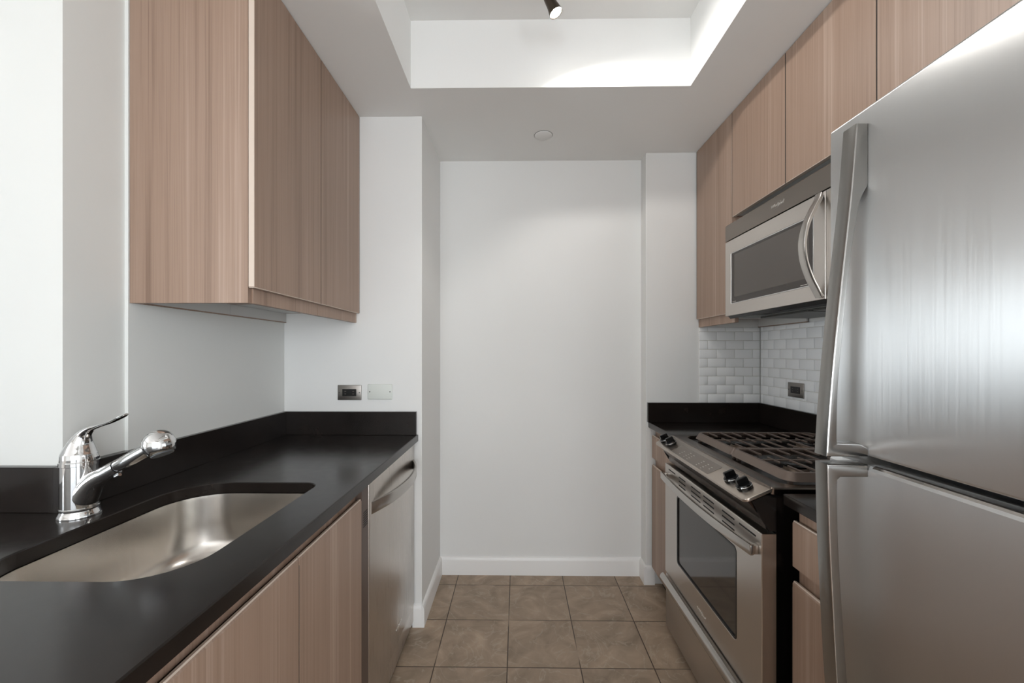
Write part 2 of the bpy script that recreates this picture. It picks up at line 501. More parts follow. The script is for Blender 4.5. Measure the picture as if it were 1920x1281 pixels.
# ------------------------------------------------------------------ sink
t = thing('kitchen_sink', (-0.79, 0.97, 0.70), 'undermount stainless steel sink bowl set below the black worktop', 'sink')
ringsL = []
prof = [(-0.012, 0.8845), (0.003, 0.8845), (0.004, 0.875), (0.008, 0.80), (0.012, 0.755), (0.022, 0.728), (0.040, 0.712), (0.066, 0.704), (0.11, 0.701)]
for ins, z in prof:
    rad = tuple(max(r0-ins, 0.02) + (0.02 if ins > 0.01 else 0) for r0 in (0.060, 0.13, 0.10, 0.11))
    ringsL.append([Vector((p[0], p[1], z)) for p in rrect(SX0+ins, SX1-ins, SY0+ins, SY1-ins, rad, 8)])
link('bowl', MB().rings(ringsL, cap0=False, cap1=True), M_sink, t, 60)
d = link('drain', MB().lathe([(0.03, 0), (0.043, 0.0), (0.045, 0.002), (0.040, 0.003), (0.034, 0.0015), (0.0, 0.0015)], (-0.79, 1.0, 0.7012), n=36), M_chrome, t)

# ------------------------------------------------------------------ faucet
FXc, FYc = -1.056, 0.985
t = thing('kitchen_faucet', (FXc, FYc, ZK), 'polished chrome single-lever faucet with pull-out spray head behind the sink', 'faucet')
link('base', MB().lathe([(0.0400, 0), (0.0405, 0.002), (0.0395, 0.006), (0.0365, 0.012), (0.0352, 0.016), (0.0362, 0.018), (0.0362, 0.022), (0.0345, 0.0235)], (FXc, FYc, ZK), n=48), M_chrome, t, 30)
link('body', MB().lathe([(0.0345, 0.0235), (0.0345, 0.122), (0.0362, 0.123), (0.0362, 0.131), (0.0345, 0.133), (0.0345, 0.139)], (FXc, FYc, ZK), n=48), M_chrome, t, 30)
hd = Vector((-0.832, 0.950, 1.098))         # centre of the spray head
st = Vector((FXc+0.006, FYc-0.002, 0.985))
dirv = (hd-st); L0 = dirv.length; dirn = dirv.normalized()
arm = smooth_path([(FXc+0.000, FYc, 0.950), (FXc+0.014, FYc-0.001, 0.968), tuple(st+dirn*0.040-Vector((0, 0, 0.004))), tuple(st+dirn*0.080), tuple(st+dirn*0.120)], 8)
rk = [0.0335, 0.0305, 0.0235, 0.0178, 0.0160]
ra = [rk[min(i//8, 4)]*(1-(i % 8)/8) + rk[min(i//8+1, 4)]*((i % 8)/8) for i in range(len(arm))]
link('spout_arm', MB().tube(arm, ra, 28), M_chrome, t, 40)
link('spray_wand', MB().tube([tuple(st+dirn*0.123), tuple(st+dirn*0.126), tuple(st+dirn*0.17), tuple(st+dirn*(L0-0.02))], [0.0155, 0.0165, 0.0162, 0.0155], 28), M_chrome, t, 40)
lk = MB().tube([tuple(st+dirn*0.112-Vector((0, 0, 0.021))), tuple(st+dirn*0.126-Vector((0, 0, 0.0215)))], [0.004, 0.004], 12)
link('release_button', lk, M_chrome, t)
hax = (dirn + Vector((0, 0, -0.55))).normalized()
hp = [(0.012, -0.038), (0.022, -0.034), (0.0295, -0.024), (0.0335, -0.010), (0.0345, 0.004), (0.0330, 0.018), (0.0290, 0.028), (0.0265, 0.0295), (0.0245, 0.0285)]
hax2 = (dirn*0.35 + Vector((0.06, -0.05, -0.95))).normalized()
hp = [(0.004, -0.0318), (0.012, -0.0300), (0.020, -0.0255), (0.0265, -0.0185), (0.0305, -0.0095), (0.0320, 0.000), (0.0315, 0.009), (0.0285, 0.0175), (0.0250, 0.0240), (0.0235, 0.0252), (0.021, 0.0245)]
hobj = link('spray_head', MB().lathe(hp, hd, hax2, n=44), M_chrome, t, 40)
link('aerator', MB().lathe([(0.0215, 0.0245), (0.0215, 0.028), (0.018, 0.0285)], hd, hax2, n=32), mat('grey_rubber', (70, 72, 74), 0.5), hobj)
# lever: bell-shaped dome running into a swept lever
dm = MB()
pp = smooth_path([(FXc, FYc, 1.056), (FXc-0.001, FYc, 1.066), (FXc+0.001, FYc, 1.082), (FXc+0.006, FYc-0.001, 1.098), (FXc+0.016, FYc-0.003, 1.114),
                  (FXc+0.034, FYc-0.007, 1.1265), (FXc+0.065, FYc-0.014, 1.136), (FXc+0.10, FYc-0.022, 1.146), (FXc+0.132, FYc-0.030, 1.159), (FXc+0.146, FYc-0.033, 1.1655)], 6)
rad_c = [0.0345, 0.0335, 0.0275, 0.0205, (0.014, 0.012), (0.011, 0.0065), (0.0085, 0.0042), (0.0085, 0.0036), (0.0095, 0.0034), (0.005, 0.002)]
def rint(i):
    f = i/6; a = int(min(f, len(rad_c)-1)); b_ = min(a+1, len(rad_c)-1); k = f-a
    g = lambda q: (q, q) if isinstance(q, float) else q
    A, B = g(rad_c[a]), g(rad_c[b_])
    return (A[0]*(1-k)+B[0]*k, A[1]*(1-k)+B[1]*k)
rings_ = []
for i, p in enumerate(pp):
    tg = (pp[min(i+1, len(pp)-1)]-pp[max(i-1, 0)]).normalized()
    wgt = min(1, i/18)
    tg = (Vector((0, 0, 1))*(1-wgt)+tg*wgt).normalized()
    s = Vector((0.22, 1, 0)).normalized(); v = tg.cross(s).normalized(); s = v.cross(tg).normalized()
    ra_, rb_ = rint(i)
    rings_.append([p + s*math.cos(2*math.pi*k/32)*ra_ + v*math.sin(2*math.pi*k/32)*rb_ for k in range(32)])
dm.rings(rings_)
link('lever', dm, M_chrome, t, 50)

# ------------------------------------------------------------------ base cabinets
def base_cabinet(name, side, y0, y1, label, doors, drawer=False, xw=None, yseams=None, end_panels=False):
    """side -1 = left run, +1 = right run. Hollow carcass so that a sink fits"""
    if side < 0: xf, xb = -0.491, -1.10
    else: xf, xb = 0.757, 1.35
    s = -1 if side < 0 else 1      # direction from front to back
    root = thing(name, ((xf+xb)/2, (y0+y1)/2, 0), label, 'cabinet')
    c = MB()
    cf = xf + s*0.020
    c.box(cf, xb, y0, y0+0.018, 0.10, 0.884); c.box(cf, xb, y1-0.018, y1, 0.10, 0.884)
    c.box(cf, xb, y0+0.018, y1-0.018, 0.10, 0.118); c.box(xb, xb-s*0.01, y0+0.018, y1-0.018, 0.118, 0.884)
    c.box(cf, cf+s*0.018, y0+0.018, y1-0.018, 0.84, 0.884)
    if drawer: c.box(cf, cf+s*0.018, y0+0.018, y1-0.018, 0.66, 0.74)
    link('carcass', c, M_wood, root, 0)
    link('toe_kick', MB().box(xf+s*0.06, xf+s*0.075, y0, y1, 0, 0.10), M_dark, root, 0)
    ys = yseams or [y0 + (y1-y0)*k/doors for k in range(doors+1)]
    top = 0.681 if drawer else 0.847
    for a, b in zip(ys[:-1], ys[1:]):
        # door with a finger-pull chamfer along its top edge
        pts = [(xf, 0.105), (xf, top-0.006), (xf+s*0.004, top), (xf+s*0.010, top-0.001), (xf+s*0.019, top-0.016), (xf+s*0.019, 0.105)]
        dr = link('door', MB().prism(pts, 'Y', a+0.0012, b-0.0012, 0.0008, 1), M_wood, root, 0)
        link('gap_shade', MB().box(xf+s*0.0003, xf+s*0.018, b-0.0012, b+0.0010, 0.107, top-0.018), M_dark, dr, 0)  # dark strip standing in for shade in the door seam
        link('finger_pull', MB().prism([(xf+s*0.0005, top-0.0065), (xf+s*0.0038, top+0.0006), (xf+s*0.0102, top-0.0006), (xf+s*0.0182, top-0.0150), (xf+s*0.0160, top-0.0170), (xf+s*0.0080, top-0.0060)], 'Y', a+0.002, b-0.002), M_woodedge, dr, 0)
    if drawer:
        pts = [(xf, 0.722), (xf, 0.841), (xf+s*0.004, 0.847), (xf+s*0.010, 0.846), (xf+s*0.019, 0.832), (xf+s*0.019, 0.722)]
        dr = link('drawer_front', MB().prism(pts, 'Y', y0+0.0012, y1-0.0012, 0.0008, 1), M_wood, root, 0)
        link('finger_pull', MB().prism([(xf+s*0.0005, 0.8405), (xf+s*0.0038, 0.8476), (xf+s*0.0102, 0.8464), (xf+s*0.0182, 0.832), (xf+s*0.0160, 0.830), (xf+s*0.0080, 0.841)], 'Y', y0+0.002, y1-0.002), M_woodedge, dr, 0)
    return root
base_cabinet('sink_cabinet', -1, 0.546, 1.300, 'taupe wood sink cabinet with two doors under the long worktop', 2, yseams=[0.546, 0.926, 1.300])
base_cabinet('base_cabinet', -1, -0.2, 0.544, 'taupe wood base cabinet nearest the viewer under the long worktop', 2)
base_cabinet('base_cabinet', 1, 1.962, 2.338, 'narrow wood base cabinet between the end wall and the gas range', 1, True)
base_cabinet('base_cabinet', 1, 0.86, 1.150, 'wood base cabinet with a drawer between the gas range and refrigerator', 1, True)

# filler strip with ventilation slots beside the dishwasher
t = thing('filler_strip', (-0.51, 1.332, 0), 'narrow dark filler strip with vent slots beside the dishwasher', 'cabinet filler')
link('strip', MB().box(-0.512, -0.4925, 1.303, 1.3635, 0.02, 0.884, 0.0006), wood('dark_wood_filler', (74, 60, 52), (88, 72, 63), (98, 82, 72)), t, 0)
for k in range(7): link('vent_slot', MB().box(-0.4940, -0.4920, 1.318, 1.352, 0.748+k*0.0075, 0.7515+k*0.0075), M_dark, t, 0)

# ------------------------------------------------------------------ writing
def text_mesh(txt, size, mtx, parent, m, name='logo', extr=0.0006, shear=0.25, bold=0.0):
    cu = bpy.data.curves.new('logo_text', 'FONT'); cu.body = txt; cu.size = size; cu.shear = shear
    cu.align_x = 'CENTER'; cu.align_y = 'CENTER'; cu.extrude = extr; cu.offset = bold
    o = bpy.data.objects.new('tmp_text', cu); COL.objects.link(o)
    dg = bpy.context.evaluated_depsgraph_get(); dg.update()
    me = bpy.data.meshes.new_from_object(o.evaluated_get(dg))
    bpy.data.objects.remove(o)
    me.transform(Matrix.Translation(-world_loc(parent)) @ mtx)
    me.materials.clear(); me.materials.append(m)
    ob = bpy.data.objects.new(name, me); COL.objects.link(ob); ob.parent = parent
    return ob
def frame_m(origin, xdir, ydir):
    x = Vector(xdir).normalized(); y = Vector(ydir).normalized(); z = x.cross(y)
    return Matrix(((x.x, y.x, z.x, origin[0]), (x.y, y.y, z.y, origin[1]), (x.z, y.z, z.z, origin[2]), (0, 0, 0, 1)))
def swoosh(origin, xdir, ydir, w, h, parent):
    """the thin ring drawn round the maker's word"""
    x = Vector(xdir); y = Vector(ydir); o = Vector(origin); n = x.cross(y).normalized()
    pts, rr = [], []
    for k in range(33):
        a = math.radians(-150 + 290*k/32)
        pts.append(tuple(o + x*math.cos(a)*w + y*(math.sin(a)*h + math.cos(a)*h*0.35) + n*0.0004))
        q = math.sin(math.pi*k/32); rr.append((0.0002+0.0005*q, 0.0003))
    return link('logo_ring', MB().tube(pts, rr, 6, up=tuple(n)), M_logo, parent)

# ------------------------------------------------------------------ dishwasher
DY0, DY1 = 1.365, 1.968
t = thing('dishwasher', (-0.8, 1.667, 0), 'stainless steel dishwasher with bowed handle beside the left wall return', 'dishwasher')
link('tub', MB().box(-0.515, -1.08, DY0+0.003, DY1-0.003, 0.03, 0.880), M_darksteel, t, 0)
link('front_panel', MB().box(-0.515, -0.491, DY0, DY1, 0.115, 0.880, 0.003, 3), M_steelv, t)
link('kick_plate', MB().box(-0.515, -0.495, DY0, DY1, 0.03, 0.112, 0.001), M_steelv, t)
link('foot_strip', MB().box(-0.54, -0.525, DY0, DY1, 0, 0.03), M_dark, t, 0)
hpth = smooth_path([(-0.494, 1.386, 0), (-0.478, 1.43, 0), (-0.452, 1.52, 0), (-0.437, 1.66, 0), (-0.446, 1.80, 0), (-0.472, 1.90, 0), (-0.494, 1.945, 0)], 6)
link('handle', bar(MB(), hpth, 'Z', 0.765, 0.806, 0.011), M_handle, t)
text_mesh('Whirlpool', 0.0175, frame_m((-0.4908, 1.706, 0.179), (0, 1, 0), (0, 0, 1)), t, M_logo)
swoosh((-0.4908, 1.706, 0.179), (0, 1, 0), (0, 0, 1), 0.022, 0.010, t)

# ------------------------------------------------------------------ gas range
GY0, GY1 = 1.186, 1.954
GX = 0.695
t = thing('gas_range', (1.02, 1.57, 0), 'stainless steel slide-in gas range with oven below and black grates', 'range')
link('body', MB().box(0.738, 1.352, GY0+0.002, GY1-0.002, 0.02, 0.904), M_blackm, t, 0)
for x in (0.78, 1.30):
    for y in (GY0+0.05, GY1-0.05): link('foot', MB().lathe([(0.016, 0), (0.016, 0.02)], (x, y, 0.0), n=12), M_blackp, t)
# cooktop frame and pan
cf = MB().slab_hole(rrect(0.722, 1.354, GY0, GY1, 0.012, 4), rrect(0.775, 1.335, GY0+0.035, GY1-0.035, 0.03, 5), 'Z', 0.905, 0.924, 0.004)
link('cooktop_frame', cf, steel('dark_cooktop_steel', (112, 102, 94), 0.22, (200, 4, 4), 0, 0, 0.02, False), t, 35)
link('cooktop_pan', MB().box(0.774, 1.336, GY0+0.034, GY1-0.034, 0.905, 0.9125, 0.001), M_blackm, t, 0)
# front console: sloped stainless plate with rounded lower corners, dark flanks
th = math.atan2(0.922-0.888, 0.722-0.645)
pd = Vector((math.cos(th), 0, math.sin(th)))        # up the slope
pn = Vector((-math.sin(th), 0, math.cos(th)))       # outward normal
pl = math.hypot(0.722-0.645, 0.922-0.888)
P0 = Vector((0.645, 0, 0.888))
outl = rrect(0, pl, GY0, GY1, (0.002, 0.002, 0.016, 0.016), 6)
# rrect order: (x1y1, x0y1, x0y0, x1y0): round only the lip corners
outl = rrect(0, pl, GY0, GY1, (0.002, 0.018, 0.018, 0.002), 6)
def on_panel(s_, y, h): return P0 + pd*s_ + pn*h + Vector((0, y, 0))
rg = []
for ins, h in ((0.0, -0.009), (0.0, -0.003), (0.0008, -0.001), (0.003, 0.0)):
    rg.append([on_panel(ins + (p[0])*(pl-2*ins)/pl, GY0+ins+(p[1]-GY0)*(GY1-GY0-2*ins)/(GY1-GY0), h) for p in outl])
link('control_panel', MB().rings(rg), M_steeltop, t, 35)
link('front_fascia', MB().prism([(0.658, 0.8825), (0.705, 0.9030), (0.737, 0.9045), (0.737, 0.802), (0.712, 0.802), (0.706, 0.826), (0.676, 0.862)], 'Y', GY0+0.006, GY1-0.006), steel('fascia_steel', (88, 78, 71), 0.25, (3, 3, 200), 0, 0, 0.02, False), t, 0)
for a, b in ((GY0, GY0+0.0055), (GY1-0.0055, GY1)):
    link('end_cap', MB().prism([(0.668, 0.886), (0.705, 0.9025), (0.737, 0.9045), (0.737, 0.800), (0.716, 0.800), (0.694, 0.835)], 'Y', a, b, 0.0008), M_blackp, t, 0)
# display overlay
ov = rrect(0.008, 0.066, 1.43, 1.768, 0.006, 4)
o_ = link('display', MB().rings([[on_panel(p[0], p[1], h) for p in ov] for h in (0.0001, 0.0009)]), M_display, t, 35)
pmx = lambda s_, y: frame_m(tuple(on_panel(s_, y, 0.0011)), (0, -1, 0), tuple(pd))
for (y, n_, s0, rows) in ((1.70, 3, 0.020, 3), (1.655, 3, 0.018, 4), (1.62, 3, 0.016, 4), (1.535, 4, 0.016, 4), (1.495, 3, 0.014, 4), (1.46, 2, 0.03, 2)):
    lgd = MB()
    for r in range(rows):
        w = 0.010 if r % 2 else 0.007
        c0 = on_panel(s0+r*0.010, y, 0.0010); c1 = on_panel(s0+r*0.010+0.0022, y, 0.0013)
        lgd.prism([(c0.x, c0.z), (c1.x, c0.z+0.0010), (c1.x, c1.z), (c0.x, c1.z-0.0009)], 'Y', y-w/2, y+w/2)
    link('key_legend', lgd, M_legend, o_, 0)
# knobs
def knob(y):
    c = on_panel(0.040, y, 0.0)
    k = link('knob', MB().lathe([(0.0225, 0.0005), (0.0230, 0.004), (0.0225, 0.011), (0.0195, 0.0145), (0.012, 0.0155), (0.0, 0.0155)], c, tuple(pn), n=36), M_blackp, t, 40)
    g = MB()
    hs = [(-0.0055, -0.0175), (0.0055, -0.0175), (0.0055, 0.0175), (-0.0055, 0.0175)]
    u = pd; w = Vector((0, 1, 0))
    r0 = [c + pn*0.0145 + w*(a) + u*b for a, b in hs]
    r1 = [c + pn*0.031 + w*(a*0.85) + u*b*0.95 for a, b in hs]
    r2 = [c + pn*0.033 + w*(a*0.55) + u*b*0.82 for a, b in hs]
    g.rings([r0, r1, r2])
    link('grip', g, M_blackp, k, 20)
    link('trim_ring', MB().lathe([(0.0228, 0.0085), (0.0234, 0.0095), (0.0228, 0.0105)], c, tuple(pn), n=36, cap0=False, cap1=False), M_chrome, k, 40)
for y in (1.910, 1.838, 1.322, 1.248): knob(y)
# oven door with window
dr = MB().slab_hole([(GY0, 0.288), (GY1, 0.288), (GY1, 0.792), (GY0, 0.792)], rrect(1.322, 1.812, 0.392, 0.690, 0.016, 5), 'X', 0.736, GX, 0.002)
door = link('oven_door', dr, M_steel, t, 30)
link('window_frame', MB().slab_hole(rrect(1.322, 1.812, 0.392, 0.690, 0.016, 5), rrect(1.329, 1.805, 0.399, 0.683, 0.011, 5), 'X', 0.70, GX-0.0005, 0.0006), M_blackp, door, 30)
link('window_glass', MB().box(0.699, 0.703, 1.324, 1.810, 0.394, 0.688), M_glassdark, door, 0)
for a, b, rows in ((1.83, 1.91, 1), (1.720, 1.790, 3), (1.580, 1.665, 3), (1.472, 1.556, 3), (1.334, 1.414, 3), (1.215, 1.306, 1)):
    for r in range(rows): link('vent_slot', MB().box(GX-0.0006, GX+0.001, a, b, 0.7715-0.0175*r, 0.777-0.0175*r, 0.0005, 1), M_dark, door, 0)
hpth = [(p[0], p[1]) for p in smooth_path([(0.674, 1.938, 0), (0.667, 1.86, 0), (0.659, 1.72, 0), (0.656, 1.56, 0), (0.659, 1.42, 0), (0.668, 1.28, 0), (0.676, 1.202, 0)], 6)]
hb = bar(MB(), hpth, 'Z', 0.724, 0.756, 0.013, 0.003)
hb.box(0.672, GX, 1.200, 1.222, 0.727, 0.753, 0.002); hb.box(0.670, GX, 1.918, 1.938, 0.727, 0.753, 0.002)
link('handle', hb, M_handle, door)
text_mesh('Whirlpool', 0.0175, frame_m((GX-0.0004, 1.575, 0.324), (0, -1, 0), (0, 0, 1)), door, M_logo)
swoosh((GX-0.0004, 1.575, 0.324), (0, -1, 0), (0, 0, 1), 0.022, 0.010, door)
# warming drawer
dw = link('storage_drawer', MB().box(GX+0.003, 0.736, GY0, GY1, 0.032, 0.276, 0.002), M_steel, t)
link('drawer_pull', MB().prism([(GX+0.004, 0.236), (0.676, 0.240), (0.668, 0.250), (0.668, 0.266), (0.674, 0.277), (0.684, 0.280), (0.686, 0.270), (GX+0.004, 0.262)], 'Y', GY0+0.004, GY1-0.004, 0.0008, 1), M_handle, dw, 40)
# burners
def burner(x, y, r):
    b = link('burner', MB().lathe([(r*1.25, 0), (r*1.3, 0.003), (r*1.05, 0.006), (r, 0.015), (r*0.96, 0.018)], (x, y, 0.9126), n=36), M_brass, t, 40)
    link('burner_cap', MB().lathe([(r*0.9, 0), (r*0.98, 0.002), (r*0.98, 0.005), (r*0.8, 0.0075), (0, 0.008)], (x, y, 0.9308), n=36), M_blackm, b, 40)
for x, y, r in ((0.925, 1.385, 0.036), (1.185, 1.385, 0.042), (0.925, 1.715, 0.042), (1.185, 1.715, 0.034)): burner(x, y, r)
# two cast grates
def grate(y0, y1):
    m = MB(); bw, zt = 0.0030, 0.953
    x0, x1 = 0.805, 1.315
    ym = (y0+y1)/2
    fr = rrect(x0, x1, y0, y1, (0.012, 0.012, 0.03, 0.03) if y0 < 1.4 else (0.03, 0.03, 0.012, 0.012), 5)
    fi = rrect(x0+0.010, x1-0.010, y0+0.010, y1-0.010, (0.006, 0.006, 0.022, 0.022) if y0 < 1.4 else (0.022, 0.022, 0.006, 0.006), 5)
    m.slab_hole(fr, fi, 'Z', 0.944, zt, 0.001)
    m.box(x0+0.006, x1-0.006, ym-bw, ym+bw, 0.9465, zt, 0.001)
    for k in range(1, 10):
        x = x0 + 0.051*k
        if k % 2 == 0: m.box(x-bw*0.8, x+bw*0.8, y0+0.006, y1-0.006, 0.9465, zt, 0.001)
        else:
            m.box(x-bw*0.8, x+bw*0.8, y0+0.006, y0+0.085, 0.9465, zt, 0.001)
            m.box(x-bw*0.8, x+bw*0.8, y1-0.085, y1-0.006, 0.9465, zt, 0.001)
            m.box(x-bw*0.8, x+bw*0.8, ym-0.035, ym+0.035, 0.9465, zt, 0.001)
    g = link('grate', m, M_grate, t, 30)
    # flared outer skirt
    a = rrect(x0-0.001, x1+0.001, y0-0.001, y1+0.001, (0.012, 0.012, 0.03, 0.03) if y0 < 1.4 else (0.03, 0.03, 0.012, 0.012), 5)
    b = rrect(x0-0.014, x1+0.010, y0-(0.012 if y0 < 1.4 else 0.001), y1+(0.001 if y0 < 1.4 else 0.012), (0.014, 0.014, 0.04, 0.04) if y0 < 1.4 else (0.04, 0.04, 0.014, 0.014), 5)
    ins = rrect(x0+0.004, x1-0.004, y0+0.004, y1-0.004, (0.01, 0.01, 0.026, 0.026) if y0 < 1.4 else (0.026, 0.026, 0.01, 0.01), 5)
    V = lambda L, z: [Vector((p[0], p[1], z)) for p in L]
    link('skirt', MB().rings([V(ins, 0.951), V(a, 0.9515), V(b, 0.929), V(ins, 0.929)], False, False), M_grate, g, 40)
    for x in (x0+0.01, x1-0.01):
        for y in (y0+0.012, y1-0.012): link('grate_foot', MB().box(x-0.006, x+0.006, y-0.006, y+0.006, 0.9126, 0.945), M_grate, g, 0)
grate(1.236, 1.548); grate(1.552, 1.866)

# ------------------------------------------------------------------ upper cabinets
def upper(side, y0, y1, z0, label, seams, strip, near_panel=False, name='wall_cabinet', deep=None):
    """strip = height of the light rail below the doors (0 = none)"""
    if side < 0: xf, xb, s = -0.757, XL+0.0015, -1
    else: xf, xb, s = 1.010, XR-0.0085, 1
    root = thing(name, ((xf+xb)/2, (y0+y1)/2, z0), label, 'cabinet')
    cf = xf + s*0.0185
    zt = ZC-0.002
    zb = z0 + strip
    c = MB()
    c.box(cf, xb, y0, y0+0.018, z0 if near_panel else zb, zt); c.box(cf, xb, y1-0.018, y1, zb, zt)
    c.box(cf, xb, y0+0.018, y1-0.018, zt-0.018, zt)
    c.box(xb, xb-s*0.008, y0+0.018, y1-0.018, zb+0.016, zt-0.018)
    link('carcass', c, M_wood, root, 0)
    link('bottom_panel', MB().box(cf+s*0.002, xb-s*0.001, y0+0.018, y1-0.018, zb, zb+0.014), M_white, root, 0)
    if strip:
        link('light_rail', MB().box(cf-s*0.004, cf+s*0.014, y0+(0.0184 if near_panel else 0.0006), y1-0.0006, z0, zb-0.001, 0.0006, 1), M_wood, root, 0)
        link('rear_rail', MB().box(xb-s*0.001, xb-s*0.008, y0+(0.018 if near_panel else 0), y1, z0+0.004, zb-0.0005), M_white, root, 0)
        link('rail_trim', MB().box(xb-s*0.001, xb-s*0.009, y0+(0.018 if near_panel else 0), y1, z0, z0+0.0038), M_wood, root, 0)
    for a, b in zip(seams[:-1], seams[1:]):
        d_ = link('door', MB().box(xf, xf+s*0.018, a+0.002, b-0.002, zb+0.001, zt-0.001, 0.0008, 1), M_wood, root, 0)
        link('gap_shade', MB().box(xf+s*0.0003, xf+s*0.017, b-0.002, b+(0.002 if b < seams[-1]-0.01 else 0.0008), zb+0.002, zt-0.002), M_dark, d_, 0)  # shade between doors, built as a dark strip in the gap
        link('edge_band', MB().box(xf+s*0.0006, xf+s*0.0172, a+0.003, b-0.003, zb-0.0008, zb+0.0011), M_woodedge, d_, 0)
        if near_panel: link('edge_band', MB().box(xf+s*0.0008, xf+s*0.0172, a+0.0012, a+0.0021, zb+0.002, zt-0.002), M_woodedge, d_, 0)
    return root
upper(-1, 1.181, 1.5875, 1.4525, 'taupe wood wall cabinet over the sink end, its broad side panel facing the viewer', [1.181, 1.5875], 0.045, True)
upper(-1, 1.5885, 1.976, 1.4525, 'taupe wood wall cabinet above the dishwasher, against the left wall return', [1.5885, 1.976], 0.045)
upper(1, 1.962, 2.3525, 1.4525, 'tall narrow wood wall cabinet in the far right corner beside the microwave', [1.962, 2.3455], 0.045)
upper(1, 1.178, 1.961, 1.948, 'two-door wood wall cabinet directly above the microwave', [1.178, 1.573, 1.961], 0)
upper(1, 0.40, 1.177, 1.948, 'wood wall cabinet above the refrigerator, nearest the viewer', [0.40, 0.79, 1.177], 0)

# ------------------------------------------------------------------ microwave
MY0, MY1 = 1.193, 1.953
MX = 0.975
t = thing('microwave', (1.17, 1.573, 1.477), 'stainless steel over-the-range microwave with curved handle and dark window', 'microwave')
link('body', MB().box(0.993, XR-0.01, MY0+0.004, MY1-0.004, 1.480, 1.899), M_darksteel, t, 0)
link('grille_fascia', MB().prism([(MX, 1.827), (MX, 1.897), (MX+0.004, 1.902), (0.992, 1.902), (0.992, 1.827)], 'Y', MY0, MY1, 0.001), steel('dark_fascia_steel', (138, 130, 123), 0.3), t, 0)
dr = MB().slab_hole([(1.323, 1.479), (MY1, 1.479), (MY1, 1.823), (1.323, 1.823)], rrect(1.376, 1.903, 1.531, 1.764, 0.006, 4), 'X', 0.992, MX, 0.0015)
door = link('door', dr, M_steel, t, 30)
link('door_glass', MB().box(MX+0.0022, MX+0.008, 1.3765, 1.9025, 1.5315, 1.7635, 0.0008, 1), M_mwglass, door, 0)
link('window_trim', MB().slab_hole(rrect(1.376, 1.903, 1.531, 1.764, 0.006, 4), rrect(1.3795, 1.8995, 1.5345, 1.7605, 0.004, 4), 'X', MX+0.003, MX+0.0006, 0.0004), M_chrome, door, 30)
link('window_screen', MB().slab_hole(rrect(1.3800, 1.8990, 1.5350, 1.7600, 0.004, 4), rrect(1.40, 1.88, 1.56, 1.752, 0.004, 4), 'X', MX+0.0030, MX+0.0016), mat('screen_border', (52, 46, 42), 0.2), door, 0)
link('printed_line', MB().box(MX+0.0012, MX+0.0018, 1.862, 1.893, 1.5390, 1.5405), M_legend, door, 0)
link('printed_line', MB().box(MX+0.0012, MX+0.0018, 1.405, 1.440, 1.5390, 1.5405), M_legend, door, 0)
link('control_panel', MB().box(MX, 0.992, MY0, 1.320, 1.479, 1.823, 0.0015), M_steelv, t)
hp = [(p[0], p[1]) for p in smooth_path([(0.972, 1.820, 0), (0.966, 1.800, 0), (0.950, 1.770, 0), (0.930, 1.725, 0), (0.919, 1.680, 0), (0.917, 1.645, 0), (0.923, 1.600, 0), (0.940, 1.550, 0), (0.958, 1.515, 0), (0.972, 1.488, 0)], 6)]
link('handle', bar(MB(), hp, 'Y', 1.3285, 1.358, 0.010), M_handle, door)
text_mesh('Whirlpool', 0.0185, frame_m((MX-0.0003, 1.566, 1.865), (0, -1, 0), (0, 0, 1)), t, M_logo)
swoosh((MX-0.0003, 1.566, 1.865), (0, -1, 0), (0, 0, 1), 0.022, 0.011, t)
un = MB()
un.slab_hole(rrect(0.985, 1.355, MY0+0.01, MY1-0.01, 0.01, 3), rrect(1.01, 1.09, 1.25, 1.80, 0.01, 3), 'Z', 1.4795, 1.472)
link('underside', un, mat('underside_grey', (120, 122, 118), 0.5, 0.4), t, 0)
link('grease_filter', MB().box(1.105, 1.33, 1.25, 1.56, 1.465, 1.4715, 0.001), M_darksteel, t, 0)
link('grease_filter', MB().box(1.105, 1.33, 1.585, 1.895, 1.465, 1.4715, 0.001), M_darksteel, t, 0)
link('lamp_recess', MB().box(1.01, 1.09, 1.25, 1.80, 1.476, 1.479), M_dark, t, 0)
link('front_lip', MB().prism([(0.978, 1.4785), (0.992, 1.4785), (1.000, 1.468), (0.988, 1.466)], 'Y', MY0+0.02, MY1-0.02), M_blackp, t, 0)

# ------------------------------------------------------------------ refrigerator
QX = 0.620; QY0, QY1 = 0.075, 0.830
t = thing('refrigerator', (1.0, 0.45, 0), 'stainless steel top-freezer refrigerator filling the right foreground', 'refrigerator')
link('cabinet_body', MB().box(0.695, 1.345, QY0+0.004, QY1-0.004, 0.03, 1.735, 0.004), mat('fridge_side_grey', (88, 88, 88), 0.45), t)
link('base_grille', MB().box(0.66, 0.70, QY0+0.01, QY1-0.01, 0.005, 0.095), M_blackp, t, 0)
link('gasket', MB().box(0.685, 0.697, QY0+0.01, QY1-0.01, 0.10, 1.73), M_blackp, t, 0)
fd = link('freezer_door', MB().box(QX, 0.686, QY0, QY1, 1.1250, 1.7455, 0.005, 3), M_fridge, t)
rd = link('fresh_food_door', MB().prism([(QX, 0.105), (QX, 1.1000), (QX+0.006, 1.1075), (0.650, 1.1090), (0.686, 1.1090), (0.686, 0.105)], 'Y', QY0, QY1, 0.002), M_fridge, t, 0)
link('door_edge_trim', MB().prism([(QX+0.0008, 1.1005), (QX+0.0062, 1.1082), (QX+0.010, 1.1092), (QX+0.010, 1.1072), (QX+0.0022, 1.0995)], 'Y', QY0+0.004, 0.735), M_handle, rd, 0)
